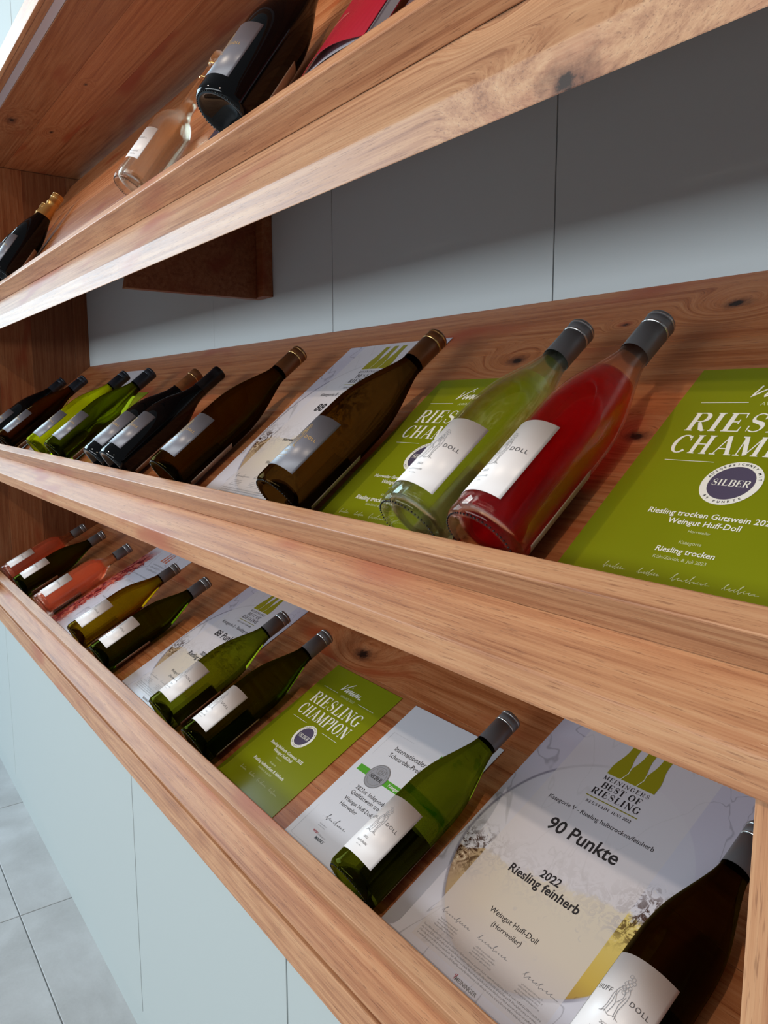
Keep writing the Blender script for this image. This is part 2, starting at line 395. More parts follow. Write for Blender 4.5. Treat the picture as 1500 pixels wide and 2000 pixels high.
# ------------------------------------------------------------------ vertical oak sides and divider
def upright(name, label, x0, x1, z0, z1, ys, mat, grp='upright oak side panels'):
    root = empty(name, Matrix.Translation((x0, ys[0], z0)), label, 'side panel', grp)
    for a_, b_ in zip(ys[:-1], ys[1:]):
        me = box(0, z1 - z0, 0, b_ - a_ - .0004, 0, x1 - x0, .0004)    # local X (grain) -> world Z
        o = link('stave', me, mat, root)
        o.matrix_parent_inverse = root.matrix_world.inverted()
        o.matrix_world = Matrix.Translation((x1, a_, z0)) @ Matrix.Rotation(-pi / 2, 4, 'Y')
    return root
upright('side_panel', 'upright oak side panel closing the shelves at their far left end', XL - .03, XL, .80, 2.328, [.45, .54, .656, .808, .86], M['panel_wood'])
upright('side_panel', 'upright light oak post at the right edge, beside the olive green bottle', -.2225, -.190, .80, 1.30, [.436, .4525], M['lip'])
br = empty('support_bracket', Matrix.Translation((-1.66, .7, 1.74)), 'dark oak bracket hanging from the topmost shelf, on the grey wall', 'bracket')
def pt(nm, me, mt, rt=br):
    o = link(nm, me, mt, rt); o.matrix_parent_inverse = rt.matrix_world.inverted(); return o
y1_, z1_ = TOP.yz(.0, -.024)
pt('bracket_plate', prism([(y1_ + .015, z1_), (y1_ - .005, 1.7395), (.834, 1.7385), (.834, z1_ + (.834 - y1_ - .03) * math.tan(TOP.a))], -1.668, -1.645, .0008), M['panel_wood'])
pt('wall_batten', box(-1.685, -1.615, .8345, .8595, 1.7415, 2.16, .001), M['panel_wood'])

# ------------------------------------------------------------------ canopy over the top shelf
cn = empty('canopy_board', Matrix.Translation((XL, .45, 2.33)), 'wide oak board over the topmost shelf with an aluminium light channel', 'board')
yy = [.4500, .4660, .4865, .60, .715, .858]
for i, (a_, b_) in enumerate(zip(yy[:-1], yy[1:])):
    if i == 1:
        o = link('light_channel', box(XL - .03, XR, a_ + .0005, b_ - .0006, 2.3315, 2.345, .0006), M['led'], cn, 'recessed aluminium light channel')
        o.matrix_parent_inverse = cn.matrix_world.inverted()
    else:
        z0_ = 2.33 if i else 2.3295
        o = link('stave', box(XL - .03, XR, a_, b_ - (.0004 if i else .0008), z0_, 2.36, .0008), M['canopy'] if i else M['lip'], cn)
        o.matrix_parent_inverse = cn.matrix_world.inverted()
o = link('front_edge', box(XL - .03, XR, .4385, .4495, 2.329, 2.377, .0012), M['lip'], cn); o.matrix_parent_inverse = cn.matrix_world.inverted()

# ------------------------------------------------------------------ cupboards
def cupboards(name, xs, z0, z1, yd, label_fn, yback, cat='cabinet', grp='grey lacquered cupboards'):
    for i, (a_, b_) in enumerate(zip(xs[:-1], xs[1:])):
        r = empty(name, Matrix.Translation((a_, yd, z0)), label_fn(i), cat, grp)
        for nm, me, m in (('carcass', box(a_ + .001, b_ - .001, yd + .021, yback, z0 + .005, z1, 0), M['cabinet_in']),
                          ('door', box(a_ + .0016, b_ - .0016, yd, yd + .019, z0, z1 - .003, .001), M['lacquer'])):
            o = link(nm, me, m, r); o.matrix_parent_inverse = r.matrix_world.inverted()
lowlab = ['grey cupboard farthest left under the shelves, by the floor tiles', 'wide grey cupboard left of the thin dark door joint',
          'grey cupboard between the two dark door joints', 'grey cupboard at the bottom centre, right of the wider joint', 'grey cupboard at the right-hand end under the lowest shelf']
cupboards('base_cabinet', [-4.2, -2.90, -1.545, -.877, -.20, .48], .183, .750, .465, lambda i: lowlab[i], .88)
cupboards('wall_cabinet', [-3.5, -2.135, -.78, .58], 2.3785, 3.0, .45, lambda i: ['grey wall cupboard above the canopy, left of the joint in the top left corner', 'grey wall cupboard above the canopy, right of the joint in the top left corner', 'grey wall cupboard above the canopy, farthest right of the row'][i], .9, grp='grey wall cupboards')
link('baseboard_cabinet', box(-4.2, .48, .506, .52, 0, .182, .0005), M['lacquer'], kind='structure')

# ------------------------------------------------------------------ print engine
class Ink:
    """collects flat print (verts, faces, material index) in local XY"""
    def __init__(s): s.v = []; s.f = []; s.mi = []; s.mats = []
    def mat(s, m):
        if m not in s.mats: s.mats.append(m)
        return s.mats.index(m)
    def add(s, vs, fs, m, z=0.):
        k = s.mat(m); n = len(s.v); s.v += [(x, y, z) for x, y in vs]
        for f in fs: s.f.append([n + i for i in f]); s.mi.append(k)
    def poly(s, pts, m, z=0.): s.add(pts, [list(range(len(pts)))], m, z)
    def rect(s, x0, y0, x1, y1, m, z=0.): s.poly([(x0, y0), (x1, y0), (x1, y1), (x0, y1)], m, z)
    def disc(s, cx, cy, r, m, z=0., n=48, ry=None): s.poly([(cx + r * cos(2 * pi * i / n), cy + (ry or r) * sin(2 * pi * i / n)) for i in range(n)], m, z)
    def stroke(s, pts, w, m, z=0., closed=False):
        n = len(pts); L = []; R = []
        for i, (x, y) in enumerate(pts):
            a = pts[(i - 1) % n] if (closed or i) else pts[0]; b = pts[(i + 1) % n] if (closed or i < n - 1) else pts[-1]
            dx, dy = b[0] - a[0], b[1] - a[1]; d = math.hypot(dx, dy) or 1
            ww = (w[i] if isinstance(w, (list, tuple)) else w) / 2
            L.append((x - dy / d * ww, y + dx / d * ww)); R.append((x + dy / d * ww, y - dx / d * ww))
        fs = [(i, i + 1, n + i + 1, n + i) for i in range(n - 1)]
        if closed: fs.append((n - 1, 0, n, 2 * n - 1))
        s.add(L + R, fs, m, z)
    def ring(s, cx, cy, r, w, m, z=0., n=40): s.stroke([(cx + r * cos(2 * pi * i / n), cy + r * sin(2 * pi * i / n)) for i in range(n)], w, m, z, True)
    def mesh(s, bend=None):
        me = bpy.data.meshes.new('print')
        v = s.v
        if bend: v = [(bend + .00035 + z) and ((bend + .00035 + z) * sin(x / bend), -(bend + .00035 + z) * cos(x / bend), y) for x, y, z in v]
        me.from_pydata(v, [], s.f)
        for p, k in zip(me.polygons, s.mi): p.material_index = k
        for m in s.mats: me.materials.append(M[m])
        return me

_tc = {}
def sans(body, bold=0., shear=0., space=1.):
    key = (body, bold, shear, space)
    if key not in _tc:
        c = bpy.data.curves.new('t', 'FONT'); c.body = body; c.resolution_u = 2 if len(body) > 14 else 3; c.offset = bold; c.shear = shear; c.space_character = space
        o = bpy.data.objects.new('t', c); COL.objects.link(o)
        dg = bpy.context.evaluated_depsgraph_get(); me = bpy.data.meshes.new_from_object(o.evaluated_get(dg))
        vs = [(v.co.x, v.co.y) for v in me.vertices]; fs = [list(p.vertices) for p in me.polygons]
        bpy.data.objects.remove(o); bpy.data.curves.remove(c); bpy.data.meshes.remove(me)
        xs = [v[0] for v in vs] or [0, 1]
        _tc[key] = (vs, fs, min(xs), max(xs))
    return _tc[key]
def text(ink, body, x0, x1, y, m, bold=0., shear=0., space=1., z=0., maxh=None, stretch=1.):
    vs, fs, a, b = sans(body, bold, shear, space); k = (x1 - x0) / (b - a); ky = k * stretch
    ink.add([(x0 + (vx - a) * k, y + vy * ky) for vx, vy in vs], fs, m, z)

# a small high-contrast serif face
def _arc(cx, cy, rx, ry, a0, a1, n=18): return [(cx + rx * cos(rad(a0 + (a1 - a0) * i / n)), cy + ry * sin(rad(a0 + (a1 - a0) * i / n))) for i in range(n + 1)]
TK, TN = .17, .05
def _glyph(ch):
    """returns (advance, [strokes]) with strokes = (points, widths)"""
    S = []
    def st(x, y0=0, y1=1, w=TK): S.append(([(x, y0), (x, y1)], w))
    def serif(x, y, h=.14): S.append(([(x - h, y), (x + h, y)], TN))
    def full(x, w=TK): st(x, 0, 1, w); serif(x, TN / 2); serif(x, 1 - TN / 2)
    def arcw(p, a0, a1):  # width by direction: thick when vertical
        out = []
        n = len(p) - 1
        for i in range(n + 1):
            a = rad(a0 + (a1 - a0) * i / n); out.append(TN + (TK - TN) * abs(cos(a)) ** 1.3)
        return out
    def arc(cx, cy, rx, ry, a0, a1): p = _arc(cx, cy, rx, ry, a0, a1); S.append((p, arcw(p, a0, a1)))
    def hb(x0, x1, y): S.append(([(x0, y), (x1, y)], TN))
    if ch == 'I': full(.2); return .42, S
    if ch == 'L': full(.2); hb(.2, .66, TN / 2); S.append(([(.64, 0), (.67, .28)], [.07, .02])); return .70, S
    if ch == 'E':
        full(.2); hb(.2, .64, TN / 2); hb(.2, .62, 1 - TN / 2); hb(.2, .5, .52); S.append(([(.63, 0), (.66, .28)], [.07, .02])); S.append(([(.61, 1), (.64, .74)], [.07, .02])); S.append(([(.49, .40), (.49, .64)], .04)); return .72, S
    if ch == 'F':
        full(.2); hb(.2, .62, 1 - TN / 2); hb(.2, .5, .5); S.append(([(.61, 1), (.64, .74)], [.07, .02])); S.append(([(.49, .38), (.49, .62)], .04)); return .66, S
    if ch in 'RPB':
        full(.2); cy = .745 if ch != 'P' else .72; r = 1 - TN / 2 - cy
        hb(.2, .45, 1 - TN / 2); hb(.2, .45, cy - r); arc(.45, cy, .20, r, 90, -90)
        if ch == 'R': S.append(([(.42, .48), (.62, .10), (.72, .02), (.80, .05)], [.10, TK, .09, .03])); return .80, S
        if ch == 'B': hb(.2, .47, TN / 2); arc(.47, .26, .23, .235, 90, -90); return .78, S
        return .70, S
    if ch == 'N': S.append(([(.16, 0), (.16, 1)], TN)); serif(.16, TN / 2, .12); serif(.12, 1 - TN / 2, .10); S.append(([(.17, .98), (.68, .02)], TK)); S.append(([(.70, 0), (.70, 1)], TN)); serif(.70, 1 - TN / 2, .12); return .86, S
    if ch == 'M': S.append(([(.16, 0), (.16, 1)], TN)); serif(.16, TN / 2, .12); S.append(([(.17, .98), (.48, .04)], TK)); S.append(([(.48, .03), (.80, .98)], TN)); st(.84); serif(.84, TN / 2); serif(.86, 1 - TN / 2); serif(.12, 1 - TN / 2, .1); return 1.06, S
    if ch == 'H': full(.2); full(.68); hb(.2, .68, .52); return .90, S
    if ch == 'A': S.append(([(.14, 0), (.43, 1)], TN)); S.append(([(.42, .99), (.72, .01)], TK)); hb(.24, .60, .33); serif(.14, TN / 2, .12); serif(.73, TN / 2, .14); return .86, S
    if ch == 'O': arc(.42, .5, .31, .475, 0, 360); return .86, S
    if ch == 'C': arc(.42, .5, .31, .475, 45, 318); S.append(([(.66, .98), (.67, .70)], [.02, .06])); return .78, S
    if ch == 'G': arc(.42, .5, .31, .475, 45, 300); st(.66, .04, .42, .14); serif(.66, .43, .13); S.append(([(.66, .98), (.67, .70)], [.02, .06])); return .86, S
    if ch == 'S':
        p = _arc(.36, .74, .20, .235, 40, 225, 12) + _arc(.37, .26, .22, .235, 62, -140, 16); n = len(p)
        S.append((p, [TN + (TK * 1.05 - TN) * max(0, 1 - abs((i / (n - 1)) - .48) / .24) for i in range(n)]))
        S.append(([(.54, .97), (.55, .68)], [.02, .06])); S.append(([(.15, .32), (.15, .03)], [.06, .02])); return .70, S
    if ch == 'J': st(.36, .2, 1); serif(.36, 1 - TN / 2); S.append(([(.36, .22), (.30, .05), (.14, .0)], [TK, .1, .05])); return .56, S
    if ch == 'T': full(.34); hb(.04, .64, 1 - TN / 2); S.append(([(.06, 1), (.03, .72)], [.07, .02])); S.append(([(.62, 1), (.65, .72)], [.07, .02])); return .68, S
    if ch == 'D': full(.2); hb(.2, .42, TN / 2); hb(.2, .42, 1 - TN / 2); arc(.42, .5, .32, .475, 90, -90); return .84, S
    if ch == 'U': st(.2, .25, 1); serif(.2, 1 - TN / 2); arc(.44, .3, .24, .28, 180, 360); S.append(([(.68, .3), (.68, 1)], TN)); serif(.68, 1 - TN / 2, .11); return .86, S
    return .36, S
def serif(ink, body, x0, x1, y, m, shear=0., z=0., h=None, gap=.04, weight=1.):
    x = 0; strokes = []
    for ch in body:
        adv, S = _glyph(ch)
        for p, w in S: strokes.append(([(px_ + x, py) for px_, py in p], w))
        x += adv + gap
    k = (x1 - x0) / (x - gap); ky = h if h else k
    for p, w in strokes:
        pp = [(x0 + (a + shear * b) * k, y + b * ky) for a, b in p]
        ink.stroke(pp, [q * k * weight for q in w] if isinstance(w, list) else w * (k if abs(p[0][0] - p[-1][0]) < .5 * abs(p[0][1] - p[-1][1]) else ky) * weight, m, z)
def scribble(ink, x0, x1, y, h, m, seed=1, w=.0005):
    r = random.Random(seed); pts = [(x0, y)]; n = r.randint(7, 10); W = x1 - x0; x = x0
    for i in range(n):
        big = i in (0, n // 2); up = h * (r.uniform(.9, 1.3) if big else r.uniform(.15, .55)); dx = W / n * r.uniform(.8, 1.25)
        pts += [(x + dx * .55 + up * .25, y + up), (x + dx * (.25 if big else .45) + up * .12, y + up * .6), (x + dx * .6, y - (h * r.uniform(.0, .35) if big else 0)), (x + dx * .95, y + h * .08)]
        x += dx * .93
    pts.append((x + W * .08, y + h * .1))
    P = [pts[0]] + pts + [pts[-1]]; out = []
    for i in range(1, len(P) - 2):
        for k in range(3):
            t = k / 3
            out.append(tuple(.5 * (2 * P[i][d] + (P[i + 1][d] - P[i - 1][d]) * t + (2 * P[i - 1][d] - 5 * P[i][d] + 4 * P[i + 1][d] - P[i + 2][d]) * t * t + (3 * P[i][d] - P[i - 1][d] - 3 * P[i + 1][d] + P[i + 2][d]) * t ** 3) for d in (0, 1)))
    ink.stroke(out, w, m)
def fineprint(ink, x0, x1, y, h, m, seed=0):
    r = random.Random(seed); x = x0
    while x < x1:
        wd = h * r.uniform(1.0, 4.2); xx = x
        while xx < min(x + wd, x1):
            k = r.choice((0, 1, 2)); top = h * (1 if r.random() < .25 else .66)
            ink.rect(xx, y, xx + h * .13, y + top, m)
            if k: ink.rect(xx, y + (h * .52 if k == 1 else 0), xx + h * .42, y + h * (.66 if k == 1 else .13), m)
            xx += h * .58
        x += wd + h * .5

def sheet(w, h, nx=8, ny=12, lift=.0012, curl=0.):
    """a thin sheet of paper, slightly uneven, local XY, origin bottom left"""
    bm = bmesh.new(); T = .0004
    g = []
    for side in (0, 1):
        rows = []
        for j in range(ny + 1):
            row = []
            for i in range(nx + 1):
                x, y = w * i / nx, h * j / ny
                z = lift * (sin(pi * j / ny) * .6 + .4 * sin(pi * i / nx)) + curl * max(0, (j / ny - .75) / .25) ** 2
                row.append(bm.verts.new((x, y, z + (T if side else 0))))
            rows.append(row)
        g.append(rows)
    for j in range(ny):
        for i in range(nx):
            a, b, c, d = g[1][j][i], g[1][j][i + 1], g[1][j + 1][i + 1], g[1][j + 1][i]; bm.faces.new((a, b, c, d))
            a, b, c, d = g[0][j][i], g[0][j][i + 1], g[0][j + 1][i + 1], g[0][j + 1][i]; bm.faces.new((d, c, b, a))
    for j in range(ny):
        bm.faces.new((g[0][j][0], g[1][j][0], g[1][j + 1][0], g[0][j + 1][0])); bm.faces.new((g[0][j][nx], g[0][j + 1][nx], g[1][j + 1][nx], g[1][j][nx]))
    for i in range(nx):
        bm.faces.new((g[0][0][i], g[0][0][i + 1], g[1][0][i + 1], g[1][0][i])); bm.faces.new((g[0][ny][i], g[1][ny][i], g[1][ny][i + 1], g[0][ny][i + 1]))
    me = bm_mesh(bm, False)
    for p in me.polygons: p.use_smooth = True
    for ed in me.edges: ed.use_edge_sharp = False
    me.set_sharp_from_angle(angle=rad(35)); return me
def drape(ink, w, h, lift):
    ink.v = [(x, y, z + .0006 + lift * (sin(pi * min(max(y / h, 0), 1)) * .6 + .4 * sin(pi * min(max(x / w, 0), 1)))) for x, y, z in ink.v]

def poster(S, X, u, w, h, mat, inks, label, group, turn=0., e=.0004, lift=.0008):
    r = empty('award_poster', S.frame(X, u, e + (.005 if S is TOP else 0), turn), label, 'poster', group)
    link('sheet', sheet(w, h, lift=lift), M[mat], r)
    for nm, ink in inks:
        drape(ink, w, h, lift); link(nm, ink.mesh(), None, r)
    return r

def ink_green(l1, l2, l3, year):
    a = Ink(); b = Ink(); c = Ink()
    # hand-written word at the top
    H = .016; X0 = .066; Y0 = .2535
    def P(*q): return [(X0 + x * H + y * H * .5, Y0 + y * H) for x, y in q]
    W = 'print_white'
    for pts in (P((0, 1), (.12, .5), (.2, 0), (.4, .4), (.9, 1.35), (.95, 1.45), (.8, 1.2)), P((.9, .6), (.88, .2), (.98, 0), (1.15, .25)), P((1.15, .25), (1.3, .55), (1.3, .2), (1.38, .0), (1.55, .45), (1.75, .6), (1.75, .15), (1.85, 0)),
                P((1.85, .0), (2.1, .6), (2.12, .1), (2.3, 0), (2.55, .55), (2.55, .1), (2.7, 0)), P((2.7, .0), (2.95, .6), (2.95, .05), (3.2, .55), (3.3, .1), (3.35, .05), (3.6, .5), (3.7, .1), (3.75, 0), (4.2, .1))):
        sm = []
        for p, q in zip(pts[:-1], pts[1:]): sm += [p, ((p[0] * .5 + q[0] * .5), (p[1] * .5 + q[1] * .5))]
        sm.append(pts[-1]); a.stroke(sm, .0019, W)
    a.disc(X0 + 1.12 * H + .008, Y0 + .95 * H, .0013, W, n=10)
    rules = []
    for x0, x1, y in ((.024, .071, .2450), (.139, .186, .2450), (.030, .078, .1645), (.132, .180, .1645)):
        q = Ink(); q.rect(x0, y, x1, y + .0006, W); rules.append(('rule_line', q))
    text(a, 'AWARD ' + year, .083, .127, .2415, 'print_pale', space=1.1)
    serif(c, 'RIESLING', .026, .184, .2050, W, shear=.0, h=.0255, gap=.05)
    serif(c, 'CHAMPION', .026, .184, .1745, W, shear=.0, h=.0245, gap=.05)
    b.disc(.105, .1415, .0255, 'print_white', .0001); b.disc(.105, .1415, .0195, 'print_plum', .0002)
    serif(b, 'SILBER', .0885, .1215, .1375, 'print_white', z=.0004, h=.0075, weight=1.1)
    for k, word in ((1, 'AUSGEZEICHNET MIT'), (-1, '89 PUNKTE')):
        n = len(word); span = 150 if k > 0 else 84
        for i, ch in enumerate(word):
            if ch == ' ': continue
            ang = rad(90 - k * (-span / 2 + span * i / (n - 1))) if k > 0 else rad(270 + (-span / 2 + span * i / (n - 1)))
            vs, fs, x0, x1 = sans(ch, .01); sc = .0034; rr = .0213 if k > 0 else .0237
            ca = ang - pi / 2 if k > 0 else ang + pi / 2
            b.add([(.105 + rr * cos(ang) + ((vx - (x0 + x1) / 2) * cos(ca) - vy * sin(ca)) * sc, .1415 + rr * sin(ang) + ((vx - (x0 + x1) / 2) * sin(ca) + vy * cos(ca)) * sc) for vx, vy in vs], fs, 'print_dark', .0004)
    text(a, l1, .050, .160, .0995, W, .012, shear=.0); text(a, l2, .0735, .1365, .0905, W, .012)
    text(a, 'Horrweiler', .097, .1165, .0825, 'print_pale'); text(a, 'Kategorie', .0955, .115, .0700, 'print_pale')
    text(a, l3, .080 if len(l3) < 20 else .052, .131 if len(l3) < 20 else .158, .0595, W, .012); text(a, 'Köln/Zürich, 8. Juli 2023', .082, .128, .0520, 'print_pale')
    for i, (x0, x1) in enumerate(((.045, .066), (.078, .100), (.108, .140), (.150, .178))):
        q = Ink(); scribble(q, x0, x1, .034, .0055, 'print_pale', i + 3, .00042); rules.append(('signature', q))
    return [('fine_lettering', a), ('seal', b), ('heading', c)] + rules

def bottle_logo(a, x0, y0, w, h, m):
    """three overlapping bottle silhouettes forming a letter shape"""
    prof = [(.5, 0), (.5, .24), (.44, .36), (.30, .56), (.25, .70), (.24, 1.)]
    bw = w * .345
    for cx in (.17, .5, .83):
        L = [(-p * bw, q * h) for p, q in prof] + [(p * bw, q * h) for p, q in prof[::-1]]
        a.poly([(x0 + w * cx + p, y0 + q) for p, q in L], m, .0001)
    for sx in (.335, .665):
        a.stroke([(x0 + w * (sx - .035), y0), (x0 + w * (sx + .02), y0 + h * .2), (x0 + w * (sx + .0), y0 + h * .36)], .0009, 'print_white', .0003)

def ink_glass(score, cat, l1, l2, place='(Horrweiler)'):
    a = Ink(); b = Ink(); D = 'print_dark'
    bottle_logo(b, .116, .3345, .072, .062, 'print_olive')
    serif(b, 'MEININGERS', .116, .186, .3245, D, h=.0062, gap=.14, weight=.9)
    serif(b, 'BEST OF', .121, .181, .3115, D, h=.0095, gap=.08, weight=1.1)
    serif(b, 'RIESLING', .114, .188, .2985, D, h=.0100, gap=.10, weight=1.1)
    b.rect(.112, .2925, .190, .2938, 'print_olive', .0002)
    serif(b, 'NEUSTADT', .117, .154, .2835, D, h=.0042, gap=.16); serif(b, 'JUNI', .157, .172, .2835, D, h=.0042, gap=.16); text(b, '2023', .1745, .186, .2835, D, .01)
    text(a, cat, .070, .2315, .2640, D)
    text(a, score, .097, .204, .2250, D, .016)
    text(a, l1, .1355, .1655, .1650, D, .02); text(a, l2, .096, .205, .1500, D, .02) if len(l2) > 10 else text(a, l2, .135, .167, .1500, D, .02)
    text(a, 'Weingut Huff-Doll', .113, .188, .0960, D); text(a, place, .128, .174, .0830, D)
    G = 'print_grey'; sg = []
    for i, x in enumerate((.062, .125, .197)):
        q = Ink(); scribble(q, x, x + .046, .062, .0060, G, 11 + i, .0005); sg.append(('signature', q))
        for j in range(4): fineprint(a, x + .006 - .002 * (j % 2), x + .036 + .003 * (j % 2), .0530 - j * .0034, .0019, G, i * 7 + j)
    for j in range(4): fineprint(a, .055, .245, .0355 - j * .0042, .0024, G, 40 + j)
    text(a, 'MEININGER', .136, .170, .0105, G, .01); a.stroke([(.1335, .017), (.1345, .0105), (.1362, .0175)], .0009, 'print_red')
    return [('lettering', a), ('bottle_emblem', b)] + sg

def ink_coin():
    a = Ink(); b = Ink(); D = 'print_dark'; G = 'print_grey'
    fr = [(.012, .012), (.198, .012), (.198, .235), (.012, .235)]; a.stroke(fr, .0004, 'print_silver', 0, True)
    text(a, 'Internationaler', .043, .120, .2080, D); text(a, 'Scheurebe-Preis 2023', .043, .150, .1945, D)
    a.rect(.012, .1490, .199, .1610, 'print_green', .0001); text(a, 'Kategorie', .092, .122, .1525, 'print_white', .01, z=.0003)
    b.disc(.060, .1565, .0225, 'print_silver', .0003); b.ring(.060, .1565, .0215, .0010, 'print_grey', .0004); b.ring(.060, .1565, .0172, .0006, 'print_grey', .0004)
    serif(b, 'SILBER', .0455, .0750, .1500, D, z=.0005, h=.0070, weight=1.1)
    for q in range(5): b.stroke([(.060 + .003 * (q - 2), .1600), (.060 + .0055 * (q - 2), .1665), (.061 + .003 * (q - 2), .1705)], .0006, G, .0005)
    b.ring(.060, .164, .004, .0008, G, .0005, 14)
    text(a, '2022er Independent', .043, .128, .1225, D); text(a, 'Qualitätswein trocken', .043, .134, .1125, D)
    text(a, 'Weingut Huff-Doll,', .042, .115, .0990, D); text(a, 'Horrweiler', .044, .087, .0885, D)
    c = Ink(); d = Ink(); f = Ink(); scribble(c, .045, .096, .060, .0075, D, 5, .0006); scribble(d, .125, .160, .058, .006, D, 9, .0006)
    for j in range(2): fineprint(a, .045, .062, .0480 - .0035 * j, .0019, G, j); fineprint(a, .125, .160, .0480 - .0035 * j, .0019, G, 5 + j)
    text(a, 'WEIN', .045, .058, .0335, 'print_red', .02); fineprint(a, .060, .078, .0335, .0028, G, 3); text(a, 'MARKT', .060, .082, .0265, D, .02)
    text(a, 'R.S', .128, .152, .225, 'print_green', .02)
    f.disc(.160, .240, .006, 'print_green', .0001); f.disc(.167, .235, .0055, 'print_green', .0001); f.disc(.170, .243, .005, 'print_green', .0001); f.stroke([(.165, .246), (.170, .253), (.177, .255)], .0012, D, .0001)
    return [('lettering', a), ('silver_medal', b), ('signature', c), ('signature', d), ('grape_emblem', f)]
def ink_berry():
    a = Ink(); D = 'print_grey'
    bars = []
    for i in range(3): q = Ink(); bars.append(('bar', q)); q.poly([(.135 + i * .018, .345), (.147 + i * .018, .345), (.143 + i * .018, .385), (.139 + i * .018, .385)], 'print_salmon')
    for y, x0, x1, h in ((.325, .118, .206, .006), (.312, .125, .20, .008), (.298, .12, .205, .008), (.268, .07, .23, .005), (.232, .10, .205, .014), (.165, .13, .17, .007), (.150, .10, .20, .007), (.096, .11, .19, .006), (.082, .12, .18, .006)):
        fineprint(a, x0, x1, y, h, D, int(y * 1000))
    return [('lettering', a)] + bars

G1 = 'green award posters'; G2 = 'large award posters with a wine glass picture'
poster(MID, -.4485, .0005, .21, .297, 'green_sheet', ink_green('Riesling trocken Gutswein 2022', 'Weingut Huff-Doll', 'Riesling trocken', '2023'), 'green award poster on the middle shelf, right of the red rosé bottle', G1)
poster(MID, -.8540, .0005, .21, .297, 'green_sheet', ink_green('Horrweiler Gewürzgärtchen Riesling', 'Weingut Huff-Doll', 'Riesling trocken Lagenwein', '2022'), 'green award poster half behind the clear glass bottle on the middle shelf', G1)
poster(MID, -2.280, .0005, .21, .297, 'green_sheet', [], 'green award poster, only a sliver seen beside the yellow-green bottles at far left', G1)
poster(LOW, -1.2350, .0035, .21, .297, 'green_sheet', ink_green('Riesling feinherb Gutswein 2022', 'Weingut Huff-Doll', 'Riesling halbtrocken & feinherb', '2023'), 'green award poster on the lowest shelf, next to the white certificate', G1, turn=rad(-.6))
poster(MID, -1.214, .0008, .285, .406, 'glass_art', ink_glass('88 Punkte', 'Kategorie II - Lagen-Riesling trocken', '2022', 'Horrweiler Gewürzgärtchen'), 'large white award poster on the middle shelf, behind the brown-capped bottle', G2, lift=.002)
poster(LOW, -1.774, .0008, .297, .400, 'glass_art', ink_glass('88 Punkte', 'Kategorie II - Riesling trocken', '2022', 'Riesling trocken'), 'large white award poster reading 88 on the lowest shelf', G2)
poster(LOW, -.7300, .0008, .3035, .412, 'glass_art', ink_glass('90 Punkte', 'Kategorie V - Riesling halbtrocken/feinherb', '2022', 'Riesling feinherb'), 'large award poster reading 90 at the bottom right, wine glass picture and golden wine', G2)
poster(MID, -2.583, .0008, .297, .408, 'glass_art', [], 'large pale poster whose top shows behind the yellow-green bottles on the middle shelf', G2)
poster(LOW, -2.455, .0008, .297, .410, 'berry_art', ink_berry(), 'large white poster with dark red berries down its left side, lowest shelf', 'large award posters')
poster(LOW, -.9830, .0005, .21, .297, 'paper', ink_coin(), 'white certificate with a silver medal and a green bar, lowest shelf', 'white certificates')

# ------------------------------------------------------------------ bottles
def lathe(prof, seg=48, smooth=True, closed=True):
    bm = bmesh.new(); rings = []
    for r, z in prof:
        if r < 1e-6: rings.append([bm.verts.new((0, 0, z))])
        else: rings.append([bm.verts.new((r * sin(2 * pi * i / seg), -r * cos(2 * pi * i / seg), z)) for i in range(seg)])
    for a, b in zip(rings[:-1], rings[1:]):
        for i in range(seg):
            j = (i + 1) % seg
            if len(a) == 1 and len(b) == 1: continue
            if len(a) == 1: bm.faces.new((a[0], b[j], b[i]))
            elif len(b) == 1: bm.faces.new((a[i], a[j], b[0]))
            else: bm.faces.new((a[i], a[j], b[j], b[i]))
    return bm_mesh(bm, smooth)
def interp(pr, z):
    for (r0, z0), (r1, z1) in zip(pr[:-1], pr[1:]):
        if z0 <= z <= z1: t = (z - z0) / max(z1 - z0, 1e-9); t = t; return r0 + (r1 - r0) * t
    return pr[-1][0]
def smoothp(pr, n=3):
    """Catmull-Rom through profile points"""
    out = []
    P = [pr[0]] + pr + [pr[-1]]
    for i in range(1, len(P) - 2):
        p0, p1, p2, p3 = P[i - 1], P[i], P[i + 1], P[i + 2]
        for k in range(n):
            t = k / n
            out.append(tuple(.5 * ((2 * p1[d]) + (-p0[d] + p2[d]) * t + (2 * p0[d] - 5 * p1[d] + 4 * p2[d] - p3[d]) * t * t + (-p0[d] + 3 * p1[d] - 3 * p2[d] + p3[d]) * t ** 3) for d in (0, 1)))
    out.append(pr[-1]); return out
